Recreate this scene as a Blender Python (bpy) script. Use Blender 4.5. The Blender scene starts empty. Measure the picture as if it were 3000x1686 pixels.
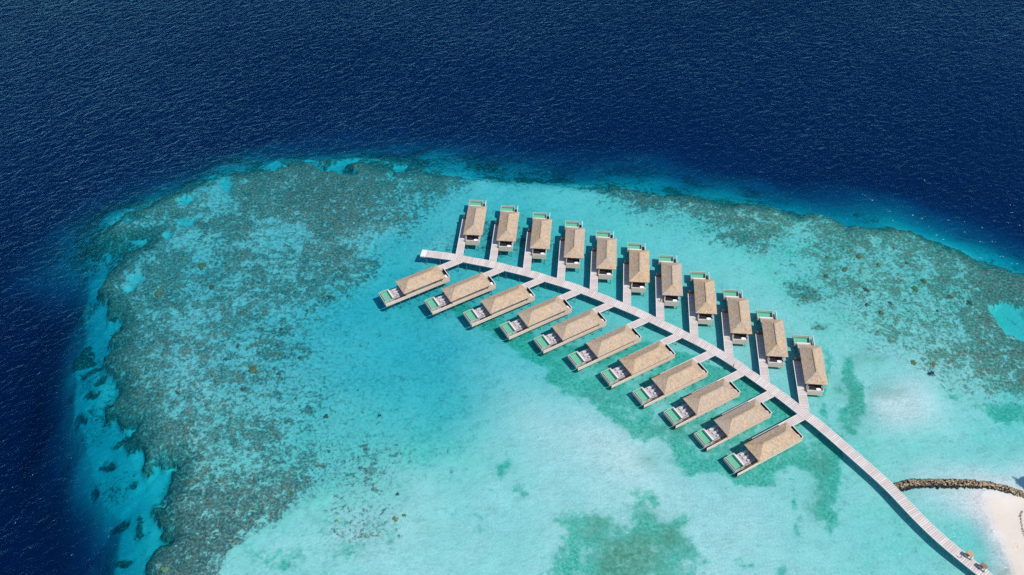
import bpy, bmesh, math, random
import numpy as np
from mathutils import Vector, Matrix
R = math.radians
rng = random.Random(7)
scn = bpy.context.scene
COL = scn.collection

# ------------------------------------------------------------------ camera (solved from the villas' eave corners)
PITCH, FPX, ROLL, CAMZ = R(46.1556), 2737.02, R(-1.136), 236.36
DK = -0.70          # deck datum: walking level is 2.0 above it
cp, sp_ = math.cos(PITCH), math.sin(PITCH)
cr, sr = math.cos(ROLL), math.sin(ROLL)
K = 3000 / 2576.0
def gp(X, Y, z=0.0):
    """survey point read off the reference print (2576 px wide) -> world xy at height z"""
    x0, y0 = X * K - 1500, Y * K - 843
    x = (x0 * cr + y0 * sr) / FPX; y = (-x0 * sr + y0 * cr) / FPX
    dx, dy, dz = x, cp - y * sp_, -sp_ - y * cp
    t = (z - CAMZ) / dz
    return (dx * t, dy * t)

# ------------------------------------------------------------------ helpers
def tag(o, label=None, cat=None, group=None, kind=None):
    if label: o['label'] = label
    if cat: o['category'] = cat
    if group: o['group'] = group
    if kind: o['kind'] = kind
    return o
def link(name, data, parent=None):
    o = bpy.data.objects.new(name, data); COL.objects.link(o)
    if parent is not None: o.parent = parent
    return o
def empty(name, loc, rz=0.0):
    o = link(name, None); o.location = loc; o.rotation_euler = (0, 0, rz); o.empty_display_size = 0.5
    return o
class MB:
    """collects verts and faces for one mesh; mx = -1 builds the mirrored twin"""
    def __init__(s, mx=1): s.v = []; s.f = []; s.mx = mx
    def add(s, vs, fs):
        n = len(s.v); s.v += [(x * s.mx, y, z) for x, y, z in vs]; s.f += [tuple(i + n for i in f) for f in fs]
        return s
    def box(s, x0, x1, y0, y1, z0, z1):
        return s.add([(x0,y0,z0),(x1,y0,z0),(x1,y1,z0),(x0,y1,z0),(x0,y0,z1),(x1,y0,z1),(x1,y1,z1),(x0,y1,z1)],
              [(0,3,2,1),(4,5,6,7),(0,1,5,4),(1,2,6,5),(2,3,7,6),(3,0,4,7)])
    def bar(s, a, b, w, h):
        a, b = Vector(a), Vector(b); d = (b - a).normalized()
        u = d.cross(Vector((0,0,1)))
        if u.length < 1e-3: u = Vector((1,0,0))
        u.normalize(); n = u.cross(d)
        vs = []
        for p in (a, b):
            for i, j in ((-1,-1),(1,-1),(1,1),(-1,1)): vs.append(tuple(p + u*i*w/2 + n*j*h/2))
        return s.add(vs, [(0,1,2,3),(7,6,5,4),(0,4,5,1),(1,5,6,2),(2,6,7,3),(3,7,4,0)])
    def tube(s, a, b, r0, r1=None, n=8):
        r1 = r0 if r1 is None else r1
        a, b = Vector(a), Vector(b); d = (b - a).normalized()
        u = d.cross(Vector((0,0,1)))
        if u.length < 1e-3: u = Vector((1,0,0))
        u.normalize(); w = d.cross(u)
        vs = []
        for p, r in ((a, r0), (b, r1)):
            for i in range(n):
                t = 2*math.pi*i/n; vs.append(tuple(p + u*math.cos(t)*r + w*math.sin(t)*r))
        fs = [(i, (i+1) % n, n+(i+1) % n, n+i) for i in range(n)] + [tuple(range(n))[::-1], tuple(range(n, 2*n))]
        return s.add(vs, fs)
    def mesh(s, name, mat, bevel=0.0, smooth=False):
        me = bpy.data.meshes.new(name); me.from_pydata(s.v, [], s.f)
        bm = bmesh.new(); bm.from_mesh(me)
        bmesh.ops.recalc_face_normals(bm, faces=bm.faces)
        if bevel > 0: bmesh.ops.bevel(bm, geom=bm.edges[:], offset=bevel, segments=1, affect='EDGES')
        bm.to_mesh(me); bm.free()
        if smooth: me.polygons.foreach_set('use_smooth', [True]*len(me.polygons))
        if mat: me.materials.append(mat)
        me.update()
        return me
    def build(s, name, mat, parent=None, bevel=0.0, smooth=False):
        return link(name, s.mesh(name, mat, bevel, smooth), parent)
def copy_tree(o, parent=None):
    c = o.copy(); COL.objects.link(c)
    if parent is not None: c.parent = parent
    for ch in o.children: copy_tree(ch, c)
    return c

# numpy value noise
def hash2(ix, iy, seed):
    h = (ix.astype(np.int64)*374761393 + iy.astype(np.int64)*668265263 + seed*1274126177) & 0x7fffffff
    h = ((h ^ (h >> 13)) * 1274126177) & 0x7fffffff
    return ((h ^ (h >> 16)) & 0xffff) / 65535.0
def vnoise(x, y, scale, seed=0):
    x = x/scale; y = y/scale
    ix, iy = np.floor(x), np.floor(y); fx, fy = x-ix, y-iy
    fx = fx*fx*(3-2*fx); fy = fy*fy*(3-2*fy)
    a = hash2(ix, iy, seed); b = hash2(ix+1, iy, seed); c = hash2(ix, iy+1, seed); d = hash2(ix+1, iy+1, seed)
    return (a*(1-fx)+b*fx)*(1-fy) + (c*(1-fx)+d*fx)*fy
def fbm(x, y, scale, seed=0, oct=4):
    s = np.zeros_like(x); a = 1.0; t = 0
    for i in range(oct):
        s += a*vnoise(x + 17.3*i, y - 9.1*i, scale/2**i, seed+i*31); t += a; a *= .55
    return s/t          # 0..1, mean .5
def sstep(a, b, x):
    t = np.clip((x-a)/(b-a), 0, 1); return t*t*(3-2*t)

# ------------------------------------------------------------------ materials
class NT:
    def __init__(s, name):
        s.m = bpy.data.materials.new(name); s.m.use_nodes = True; s.t = s.m.node_tree; s.t.nodes.clear()
        s.out = s.t.nodes.new('ShaderNodeOutputMaterial')
    def n(s, typ, **kw):
        nd = s.t.nodes.new(typ)
        for k, v in kw.items():
            if k in ('ins',):
                for kk, vv in v.items():
                    if hasattr(vv, 'is_linked') or isinstance(vv, bpy.types.NodeSocket): s.t.links.new(vv, nd.inputs[kk])
                    else: nd.inputs[kk].default_value = vv
            else: setattr(nd, k, v)
        return nd
    def math(s, op, a, b=0.0, c=0.0, clamp=False):
        nd = s.n('ShaderNodeMath', operation=op, use_clamp=clamp, ins={0: a, 1: b, 2: c}); return nd.outputs[0]
    def mix(s, fac, a, b, blend='MIX'):
        nd = s.n('ShaderNodeMix', data_type='RGBA', blend_type=blend)
        for i, v in ((0, fac), (6, a), (7, b)):
            if isinstance(v, bpy.types.NodeSocket): s.t.links.new(v, nd.inputs[i])
            else: nd.inputs[i].default_value = v if i == 0 else (*v, 1)
        return nd.outputs[2]
    def noise(s, vec, scale, detail=3.0, rough=.55, dist=0.0, out=0):
        nd = s.n('ShaderNodeTexNoise', ins={'Scale': scale, 'Detail': detail, 'Roughness': rough, 'Distortion': dist})
        if vec is not None: s.t.links.new(vec, nd.inputs['Vector'])
        return nd.outputs[out]
    def rng(s, v, a, b, c=0.0, d=1.0, smooth=False):
        nd = s.n('ShaderNodeMapRange', interpolation_type='SMOOTHSTEP' if smooth else 'LINEAR', ins={0: v, 1: a, 2: b, 3: c, 4: d}); return nd.outputs[0]
    def mapping(s, vec, loc=(0,0,0), rot=(0,0,0), scale=(1,1,1)):
        nd = s.n('ShaderNodeMapping', ins={'Location': loc, 'Rotation': rot, 'Scale': scale}); s.t.links.new(vec, nd.inputs['Vector']); return nd.outputs[0]
    def bump(s, h, strength, dist=1.0):
        return s.n('ShaderNodeBump', ins={'Strength': strength, 'Distance': dist, 'Height': h}).outputs[0]
    def surf(s, color, rough=.8, normal=None, spec=.3):
        p = s.n('ShaderNodeBsdfPrincipled')
        if isinstance(color, bpy.types.NodeSocket): s.t.links.new(color, p.inputs['Base Color'])
        else: p.inputs['Base Color'].default_value = (*color, 1)
        if isinstance(rough, bpy.types.NodeSocket): s.t.links.new(rough, p.inputs['Roughness'])
        else: p.inputs['Roughness'].default_value = rough
        p.inputs['Specular IOR Level'].default_value = spec
        if normal is not None: s.t.links.new(normal, p.inputs['Normal'])
        s.t.links.new(p.outputs[0], s.out.inputs[0]); return s.m
    def objco(s): return s.n('ShaderNodeTexCoord').outputs['Object']
    def pos(s): return s.n('ShaderNodeNewGeometry').outputs['Position']
    def rand(s): return s.n('ShaderNodeObjectInfo').outputs['Random']

def weathered(name, col, var=.25, scale=2.0, rough=.8, spec=.25, stretch=(1,1,1)):
    t = NT(name); p = t.pos()
    v = t.mapping(p, scale=stretch)
    n1 = t.noise(v, scale, 4, .6); n2 = t.noise(v, scale*7, 3, .6)
    f = t.math('ADD', t.math('MULTIPLY', n1, .6), t.math('MULTIPLY', n2, .4))
    k = t.rng(f, .3, .7, 1-var, 1+var)
    vm = t.n('ShaderNodeVectorMath', operation='SCALE'); vm.inputs[0].default_value = col; t.t.links.new(k, vm.inputs['Scale'])
    return t.surf(vm.outputs[0], rough, t.bump(n2, .3, .03), spec)

def mat_thatch():
    t = NT('thatch'); o = t.objco(); rnd = t.rand()
    off = t.n('ShaderNodeCombineXYZ'); t.t.links.new(t.math('MULTIPLY', rnd, 57.0), off.inputs[0]); t.t.links.new(t.math('MULTIPLY', rnd, 31.0), off.inputs[1])
    v = t.n('ShaderNodeVectorMath', operation='ADD'); t.t.links.new(o, v.inputs[0]); t.t.links.new(off.outputs[0], v.inputs[1]); v = v.outputs[0]
    big = t.noise(v, .28, 4, .65, .4); mid = t.noise(v, .9, 4, .7); fine = t.noise(v, 1.9, 4, .8)
    # reed bundles run down the slope: courses follow height
    course = t.n('ShaderNodeTexWave', wave_type='BANDS', bands_direction='Z', ins={'Scale': 1.1, 'Distortion': 2.2, 'Detail': 2.0, 'Detail Scale': 2.0})
    t.t.links.new(v, course.inputs['Vector'])
    c = t.mix(t.rng(big, .36, .64), (.50, .38, .265), (.60, .405, .22))
    c = t.mix(t.rng(mid, .46, .64, 0, .75), c, (.36, .245, .15))
    c = t.mix(t.rng(fine, .50, .66, 0, .58), c, (.25, .165, .10))
    c = t.mix(t.rng(fine, .49, .34, 0, .6), c, (.74, .57, .40))
    c = t.mix(t.math('MULTIPLY', course.outputs['Fac'], .16), c, (.30, .21, .13))
    c = t.mix(t.math('MULTIPLY', t.rng(rnd, 0, 1, .05, .6), t.rng(t.noise(v, .5, 3, .6), .35, .6)), c, (.40, .345, .30))
    h = t.math('ADD', t.math('MULTIPLY', fine, .7), t.math('MULTIPLY', course.outputs['Fac'], .3))
    return t.surf(c, .95, t.bump(h, .5, .12), .1)

def mat_planks(name, base=(.69, .61, .545), per=.62):
    t = NT(name)
    uv = t.n('ShaderNodeUVMap', uv_map='UVMap').outputs[0]
    s = t.n('ShaderNodeSeparateXYZ'); t.t.links.new(uv, s.inputs[0])
    u = s.outputs[0]; vv = s.outputs[1]
    idx = t.math('FLOOR', t.math('DIVIDE', u, per)); fr = t.math('FRACT', t.math('DIVIDE', u, per))
    idb = t.math('FLOOR', t.math('DIVIDE', t.math('ADD', u, t.math('MULTIPLY', t.math('SINE', t.math('MULTIPLY', u, .7)), .6)), 1.45))
    def wn(x, w):
        nd = t.n('ShaderNodeTexWhiteNoise', noise_dimensions='2D'); cb = t.n('ShaderNodeCombineXYZ', ins={0: x, 1: w})
        t.t.links.new(cb.outputs[0], nd.inputs['Vector']); return nd.outputs[0]
    p = t.pos(); n1 = t.noise(p, .9, 4, .6); n2 = t.noise(p, 9, 3, .6)
    c = t.mix(wn(idx, 1.3), tuple(x*.86 for x in base), tuple(min(1, x*1.14) for x in base))
    c = t.mix(t.math('MULTIPLY', wn(idb, 4.1), .50), c, (.58, .435, .39))
    c = t.mix(t.rng(n1, .35, .7, 0, .4), c, (.50, .47, .43))
    c = t.mix(t.rng(n2, .5, .8, 0, .3), c, (.70, .66, .62))
    c = t.mix(t.math('LESS_THAN', fr, .14), c, (.20, .17, .15))
    return t.surf(c, .8, t.bump(n2, .2, .02), .25)

def mat_seabed():
    t = NT('seabed_ground')
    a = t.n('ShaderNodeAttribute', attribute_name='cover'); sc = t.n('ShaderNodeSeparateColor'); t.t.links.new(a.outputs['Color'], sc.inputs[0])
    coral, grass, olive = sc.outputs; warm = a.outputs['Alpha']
    p = t.n('ShaderNodeVectorMath', operation='MULTIPLY', ins={0: t.pos(), 1: (1, 1, 0)}).outputs[0]
    # dark growth specks: blobs of a metre or two, broken up by finer branching
    w = t.noise(p, .35, 2, .5, 0, 1)
    pw = t.n('ShaderNodeVectorMath', operation='MULTIPLY_ADD', ins={0: w, 1: (2.2, 2.2, 0), 2: p}).outputs[0]
    b0 = t.noise(pw, .085, 3, .6); b1 = t.noise(pw, .30, 3, .62); b2 = t.noise(pw, .80, 3, .65); b3 = t.noise(p, 1.9, 2, .6)
    f = t.math('ADD', t.math('ADD', t.math('MULTIPLY', b0, .34), t.math('MULTIPLY', b1, .40)), t.math('ADD', t.math('MULTIPLY', b2, .44), t.math('MULTIPLY', b3, .16)))
    f = t.rng(f, .49, .85)
    e = t.math('ADD', f, t.math('SUBTRACT', coral, 1.0))
    cm = t.rng(e, -.15, .13, 0, 1, True)
    spk = t.rng(t.math('ADD', t.math('MULTIPLY', b2, .6), t.math('MULTIPLY', b3, .4)), .50, .60, 0, 1, True)
    cm = t.math('MAXIMUM', cm, t.math('MULTIPLY', spk, t.rng(coral, .05, .45, 0, .85)))
    sand_gap = t.rng(t.math('ADD', t.math('MULTIPLY', b1, .5), t.math('MULTIPLY', b2, .5)), .46, .37, 0, .85, True)  # pale sand gaps between the growth
    cm = t.math('MULTIPLY', cm, t.math('SUBTRACT', 1.0, sand_gap))
    s1 = t.noise(p, .11, 4, .6); s2 = t.noise(p, .75, 4, .7, .3); s3 = t.noise(p, 1.9, 3, .65)
    sand = t.mix(t.rng(s1, .35, .65), (.60, .585, .55), (.70, .68, .635))
    sand = t.mix(t.rng(s2, .42, .68, 0, .42), sand, (.42, .42, .39))
    sand = t.mix(t.rng(s3, .50, .68, 0, .55), sand, (.86, .85, .80))
    sand = t.mix(t.rng(s3, .48, .34, 0, .35), sand, (.44, .48, .45))
    # sand tint: cloud shade painted in to the west, rubble grey among thick growth
    sx = t.n('ShaderNodeSeparateXYZ', ins={0: p})
    green = t.math('MAXIMUM', t.rng(sx.outputs[0], -15, 40), t.rng(sx.outputs[1], 195, 150))
    f0 = t.noise(pw, .06, 4, .65)
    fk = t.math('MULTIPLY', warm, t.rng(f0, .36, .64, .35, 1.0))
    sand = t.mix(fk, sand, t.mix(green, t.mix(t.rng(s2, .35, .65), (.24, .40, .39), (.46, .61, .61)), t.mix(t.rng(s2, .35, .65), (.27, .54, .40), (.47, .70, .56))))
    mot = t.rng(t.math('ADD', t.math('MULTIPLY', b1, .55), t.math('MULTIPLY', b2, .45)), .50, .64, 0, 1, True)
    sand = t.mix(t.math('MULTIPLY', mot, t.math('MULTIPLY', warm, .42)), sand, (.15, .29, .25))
    sand = t.mix(t.rng(coral, .15, .9, 0, .38), sand, (.33, .37, .36))
    cn = t.noise(p, .22, 3, .6); c2 = t.noise(p, 1.15, 3, .72)
    cc = t.mix(t.rng(cn, .38, .62), (.065, .125, .118), (.205, .20, .175))
    cc = t.mix(t.rng(c2, .47, .65, 0, .85), cc, (.40, .44, .39))
    cc = t.mix(t.rng(t.n('ShaderNodeSeparateXYZ', ins={0: p}).outputs[0], 50, 100, 0, .6), cc, t.mix(t.rng(c2, .35, .65), (.11, .19, .12), (.40, .47, .32)))
    cc = t.mix(t.rng(b3, .60, .74, 0, .6), cc, (.45, .46, .42))
    cc = t.mix(t.rng(t.noise(p, .26, 3, .55), .50, .62, 0, .85), cc, t.mix(t.rng(c2, .4, .65), (.20, .11, .08), (.50, .35, .27)))
    cc = t.mix(t.rng(coral, .50, .82, 0, .72), cc, t.mix(t.rng(c2, .42, .62), (.050, .068, .062), (.23, .20, .17)))
    c = t.mix(cm, sand, cc)
    # seagrass
    g1 = t.noise(pw, .45, 4, .65); g2 = t.noise(p, 1.15, 3, .72)
    g0 = t.noise(pw, .14, 3, .6)
    gf = t.rng(t.math('ADD', t.math('MULTIPLY', g0, .36), t.math('ADD', t.math('MULTIPLY', g1, .36), t.math('MULTIPLY', g2, .28))), .36, .64)
    gm = t.rng(t.math('ADD', gf, t.math('SUBTRACT', grass, 1.0)), -.30, .26, 0, 1, True)
    gc = t.mix(t.rng(g2, .36, .66), (.02, .25, .165), (.19, .57, .42))
    c = t.mix(t.math('MULTIPLY', gm, .9), c, gc)
    om = t.math('MULTIPLY', olive, t.rng(gf, .1, .6, .55, 1))
    c = t.mix(om, c, t.mix(t.rng(s2, .35, .7), (.11, .22, .145), (.27, .43, .30)))
    dry = t.mix(t.rng(s1, .35, .65), (.70, .60, .49), (.77, .67, .56))
    z = t.n('ShaderNodeSeparateXYZ', ins={0: t.pos()}).outputs[2]
    wet = t.rng(z, .02, .35)
    c = t.mix(t.rng(z, -11, -25), c, (.165, .36, .52))          # blue of light scattered back by deep water, painted on its floor
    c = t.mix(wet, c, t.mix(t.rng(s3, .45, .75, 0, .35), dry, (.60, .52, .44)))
    h = t.math('ADD', t.math('MULTIPLY', cm, t.math('ADD', .35, t.math('MULTIPLY', c2, .9))), t.math('MULTIPLY', s3, .10))
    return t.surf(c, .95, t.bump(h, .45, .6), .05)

ABS = (.28, .0425, .0270)          # absorption per metre of sea water
def mat_water():
    t = NT('sea_water'); p = t.pos()
    def waves(rot, sx, sy, scale, detail=2.0, rough=.5, dist=.3):
        return t.noise(t.mapping(t.mapping(p, rot=(0, 0, rot)), scale=(sx, sy, 1)), scale, detail, rough, dist)
    wa = waves(R(-46), .55, 1.0, .34, 3, .55, .9)      # wind sea, crests run lower-left to upper-right
    wb = waves(R(-14), .55, 1.0, .52, 3, .6, .8)
    wc = waves(R(-70), .7, 1.0, 1.1, 2, .6, .6)
    sep = t.n('ShaderNodeSeparateXYZ', ins={0: p})
    patch = t.noise(p, .012, 3, .6)
    # lagoon is sheltered: lower waves inside the reef
    shelter = t.n('ShaderNodeVectorMath', operation='DISTANCE', ins={0: t.n('ShaderNodeVectorMath', operation='MULTIPLY', ins={0: p, 1: (.62, 1, 0)}).outputs[0], 1: (SHELTER[0]*.62, SHELTER[1], 0)}).outputs['Value']
    amp = t.rng(shelter, 45, 135, .50, 1.0, True)
    amp = t.math('MULTIPLY', amp, t.rng(patch, .3, .7, .8, 1.2))
    h = t.math('ADD', t.math('MULTIPLY', wa, 1.0), t.math('ADD', t.math('MULTIPLY', wb, .75), t.math('MULTIPLY', wc, .16)))
    h = t.math('MULTIPLY', h, amp)
    nrm = t.n('ShaderNodeBump', ins={'Strength': 1.0, 'Distance': WAVEH, 'Height': h}).outputs[0]
    fr = t.n('ShaderNodeFresnel', ins={'IOR': 1.333, 'Normal': nrm}).outputs[0]
    bf = t.n('ShaderNodeNewGeometry').outputs['Backfacing']
    fac = t.math('MULTIPLY', fr, t.math('SUBTRACT', 1.0, bf))
    # caustic net painted as noise in the water's tint, thrown on the sand
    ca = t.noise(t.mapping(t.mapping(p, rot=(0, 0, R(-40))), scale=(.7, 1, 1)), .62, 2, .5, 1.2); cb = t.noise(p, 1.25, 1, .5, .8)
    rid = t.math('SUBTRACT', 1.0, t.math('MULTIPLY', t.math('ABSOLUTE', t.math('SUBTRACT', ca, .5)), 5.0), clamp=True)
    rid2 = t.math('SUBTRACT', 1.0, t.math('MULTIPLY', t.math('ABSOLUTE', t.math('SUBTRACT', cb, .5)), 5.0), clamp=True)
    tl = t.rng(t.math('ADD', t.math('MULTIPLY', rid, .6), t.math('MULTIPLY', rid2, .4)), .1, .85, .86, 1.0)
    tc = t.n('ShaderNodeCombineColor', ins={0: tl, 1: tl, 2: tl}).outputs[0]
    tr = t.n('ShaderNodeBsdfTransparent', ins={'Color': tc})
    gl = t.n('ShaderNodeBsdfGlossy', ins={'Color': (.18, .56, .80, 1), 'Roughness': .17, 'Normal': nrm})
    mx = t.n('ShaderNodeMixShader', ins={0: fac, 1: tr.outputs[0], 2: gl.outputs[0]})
    t.t.links.new(mx.outputs[0], t.out.inputs[0])
    top = max(ABS)
    va = t.n('ShaderNodeVolumeAbsorption', ins={'Color': (1-ABS[0]/top, 1-ABS[1]/top, 1-ABS[2]/top, 1), 'Density': top})
    t.t.links.new(va.outputs[0], t.out.inputs['Volume'])
    return t.m

def mat_pool_water():
    t = NT('pool_water'); p = t.pos()
    nrm = t.bump(t.noise(p, 2.0, 2), .4, .05)
    fr = t.n('ShaderNodeFresnel', ins={'IOR': 1.333, 'Normal': nrm}).outputs[0]
    bf = t.n('ShaderNodeNewGeometry').outputs['Backfacing']
    fac = t.math('MULTIPLY', fr, t.math('SUBTRACT', 1.0, bf))
    tr = t.n('ShaderNodeBsdfTransparent', ins={'Color': (.72, .98, .90, 1)})
    gl = t.n('ShaderNodeBsdfGlossy', ins={'Roughness': .05, 'Normal': nrm})
    mx = t.n('ShaderNodeMixShader', ins={0: fac, 1: tr.outputs[0], 2: gl.outputs[0]})
    t.t.links.new(mx.outputs[0], t.out.inputs[0]); return t.m

def mat_rock():
    t = NT('breakwater_rock'); p = t.pos()
    isl = t.n('ShaderNodeNewGeometry').outputs['Random Per Island']
    c = t.mix(isl, (.13, .10, .065), (.56, .42, .26))
    c = t.mix(t.rng(t.noise(p, 3, 3), .45, .7, 0, .6), c, (.13, .105, .085))
    z = t.n('ShaderNodeSeparateXYZ', ins={0: p}).outputs[2]
    c = t.mix(t.rng(z, .58, .30), c, (.04, .042, .036))      # weed on the stones in the tide zone
    return t.surf(c, .9, t.bump(t.noise(p, 6, 3), .5, .08), .2)

def mat_coral(name, a, b):
    t = NT(name); o = t.objco()
    n = t.noise(o, 2.2, 4, .65); n2 = t.noise(o, 8, 3, .6)
    c = t.mix(t.rng(n, .35, .65), a, b)
    c = t.mix(t.rng(n2, .5, .75, 0, .5), c, tuple(x*.45 for x in a))
    return t.surf(c, .95, t.bump(n2, .6, .15), .1)

J0 = gp(1300, 700)
SHELTER = gp(1500, 900); WAVEH = .74
M = dict(
    thatch=mat_thatch(), plank=mat_planks('jetty_planks'), deck=mat_planks('terrace_decking', (.50, .44, .45), .16),
    kerb=weathered('pale_kerb_timber', (.74, .69, .66), .12, 1.5), cream=weathered('cream_timber', (.74, .60, .45), .22, 1.2, stretch=(1, 1, 6)),
    wall=weathered('weathered_wall_timber', (.54, .42, .32), .25, 1.2, stretch=(1, 1, 5)), stone=weathered('pale_coping_stone', (.50, .47, .42), .15, 1.5),
    tile=weathered('green_pool_mosaic', (.27, .47, .36), .15, 3.0, .4), brown=weathered('brown_hardwood', (.24, .125, .075), .3, 3.0),
    dark=weathered('dark_stain_timber', (.055, .042, .045), .3, 2.0), pile=weathered('pile_timber', (.36, .32, .26), .3, 2.0),
    glass=NT('window_glass').surf((.025, .035, .04), .05, None, .6), white=weathered('white_canvas', (.54, .53, .55), .06, 3.0),
    tub=weathered('white_enamel', (.82, .82, .84), .05, 3.0, .2, .5), steel=weathered('grey_metal', (.34, .34, .35), .15, 4, .45, .5),
    rock=mat_rock(), poolw=mat_pool_water(), rubber=weathered('black_rubber', (.03, .03, .03), .2, 6),
)

# ------------------------------------------------------------------ villa positions (eave-plane fit)
UP_ROT, LO_ROT = R(-5.996), R(118.663)
UPPER = [(-13.123,258.012),(-1.007,254.485),(11.030,250.142),(22.904,245.036),(33.991,239.159),(44.920,232.453),(55.477,225.785),(65.662,217.173),(75.667,208.103),(85.326,198.122),(95.178,186.608)]
LOWER = [(-31.817,227.961),(-15.660,223.873),(-2.132,217.952),(10.265,211.906),(21.537,205.635),(32.381,198.178),(42.558,190.825),(51.938,182.920),(60.712,174.917),(68.890,166.602),(76.392,157.605)]

# ------------------------------------------------------------------ the sea bed: depth and cover
# survey: x, y (print px), depth m, growth 0..1
PTS = """450 560 3.0 .66;600 520 3 .7;740 500 2.7 .9;870 520 2.6 .88;1000 480 3 .7;1100 470 3 .5;350 700 3.2 .7;450 680 3 .5;600 640 2.5 .52;750 620 2.6 .6;900 620 2.6 .66;980 560 2.6 .62
500 760 2.6 .48;650 780 2.6 .48;800 740 3 .42;900 700 3 .5;330 850 3.2 .8;420 850 2.4 .56;450 900 1.9 .42;550 900 2.3 .42;700 880 2.8 .42;800 850 3.3 .28;850 780 3.8 .22;930 760 4.0 .12;960 690 3.8 .2;1000 620 3.2 .25
340 1000 3.2 .85;430 1020 2.2 .5;520 1000 1.9 .38;640 1000 2.2 .42;760 980 2.6 .33;430 1150 2.4 .82;520 1150 1.9 .42;620 1100 2.1 .46;740 1120 2.5 .33;450 1300 2.4 .88;520 1260 2.1 .66;620 1230 2.0 .56;700 1230 2 .55;480 1420 2.2 .95;540 1370 2 .85;640 1300 1.9 .68
800 1200 2.2 .38;860 1100 2.4 .25;950 1050 2.8 .2;1000 1150 2.1 .25;760 1290 1.7 .12;650 1370 1.3 .12;840 1290 1.5 .2
600 1440 1.5 .06;700 1420 1.4 .12;850 1350 1.2 .3;950 1330 1.2 .28;850 1420 1.3 .1;1000 1430 1.25 .03;1050 1250 1.4 .08
950 850 3.9 .12;900 960 3.2 .2;1010 1060 3.0 .16;1080 1110 2.6 .12;1050 800 4.0 .05;1000 900 4.0 .08;1100 930 4.0 0;1200 900 3.3 0;1100 1000 3.8 .05;1000 1000 3.3 .16;1200 980 3.0 0;1300 950 2.4 0;1300 1020 1.7 0;1250 1100 1.7 .04;1350 1100 1.2 0;1500 1080 .95 0;1600 1150 .75 0
1150 1200 1.8 .06;1300 1250 1.5 .02;1450 1200 1.15 0;1600 1230 1.05 0;1750 1250 1.15 0;1900 1300 1.2 0;1300 1400 1.4 0;1150 1400 1.4 0;1400 1380 1.35 0;1950 1420 1.3 0;2100 1350 1.6 0;2200 1400 1.7 0;2250 1300 1.6 0;2300 1420 1.7 0
1050 760 4.2 0;1150 800 3.6 .12;1250 860 3.0 .12;1350 900 2.8 0;1450 940 2.4 0;1550 1000 2 0;1650 1050 1.7 0;1750 1110 1.6 0;1850 1190 1.6 0
1150 720 3.6 0;1300 700 3.6 0;1450 770 3 0;1600 850 2.4 0;1750 920 1.9 0;1900 1000 1.6 0
1050 600 3.0 .22;1110 610 2.7 .26;1080 640 2.9 .18;1100 560 3 .12;1180 480 3 .15;1250 500 3.4 .1;1350 500 3 .05;1450 510 2.8 .1;1240 600 3.6 .34;1330 620 3.6 .32;1500 560 2.8 .1;1560 530 2.8 .25;1420 640 3.2 .22;1600 560 2.5 .18;1700 620 2.4 .08;1820 605 2.4 .38;1900 665 2.2 .2;1730 570 2.6 .3;1600 680 2.8 0;1750 650 2.1 0;1850 700 1.9 0;1800 760 2.2 0;1900 780 1.8 .02;1950 850 1.6 .02
1600 500 3 .75;1750 530 2.8 .75;1880 560 2.5 .7;1950 600 2.4 .6;2000 640 2.4 .42;2050 720 2.2 .45;1990 700 2.1 .28;2100 600 2.4 .62;2200 640 2.2 .55;2150 700 2 .45;2300 680 2.2 .5;2400 720 2.4 .62;2480 760 2.8 .85;2200 780 1.9 .48;2300 800 1.9 .45;2400 820 2.2 .55;2450 880 2 .62;2500 950 1.8 .62;2560 920 2.2 .75;2560 1000 2 .5;2400 940 1.5 .52;2300 880 1.5 .4;2200 850 1.6 .34
2120 860 1.4 .05;2250 930 1.3 .08;2180 980 1.3 0;2230 1020 .55 0;2330 1030 .7 0;2400 1060 1.2 0;2250 1120 1.45 0;2350 1130 1.5 0;2450 1100 1.6 0;2550 1080 2 0;2450 1170 1.3 0;2150 1050 1.4 0;2300 1190 1.0 0;2110 900 1.6 0;2150 930 1.3 0;2540 1170 1.2 0;2560 1215 .25 0
2330 1260 1.1 0;2400 1280 1.0 0;2420 1320 1.9 0;2380 1340 1.6 0;2440 1390 1.4 0;2452 1272 .12 0;2430 1262 .25 0;2440 1300 .7 0;2465 1325 .45 0;2478 1385 .4 0;2488 1435 .5 0;2478 1262 -.2 0;2490 1320 .02 0;2510 1325 -.35 0;2502 1385 .06 0;2522 1380 -.3 0;2512 1440 .1 0;2538 1440 -.3 0;2520 1280 -.5 0;2570 1290 -1.1 0;2560 1360 -.9 0;2576 1430 -.9 0;2640 1340 -2 0;2640 1440 -2 0;2640 1260 -1.6 0;2660 1200 -.6 0"""
RIM = [(363,1600),(363,1448),(363,1422),(383,1385),(413,1368),(393,1355),(400,1315),(403,1248),(420,1225),(433,1198),(430,1178),(400,1165),(383,1192),(360,1205),(353,1178),(367,1152),(350,1125),(347,1085),(353,1068),(320,1075),(313,1045),(290,1038),(283,1025),(290,982),
 (287,963),(267,939),(253,903),(277,893),(303,870),(273,863),(283,839),(302,823),(290,796),(263,803),(260,760),(240,737),(267,697),(310,655),(350,625),(390,597),(350,607),(320,613),(293,628),(260,618),(245,600),(265,575),(287,557),(320,535),(377,513),(433,483),(483,466),(533,450),(600,434),(667,424),(733,410),
 (800,405),(900,402),(1000,420),(1080,436),(1180,446),(1290,456),(1400,461),(1500,466),(1600,478),(1700,490),(1780,498),(1884,515),(2017,539),(2100,552),(2134,572),(2217,572),(2284,582),(2350,612),(2417,636),(2467,659),(2517,676),(2576,692),(2760,760),(3100,900),(3100,1900),(363,1900)]
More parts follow.
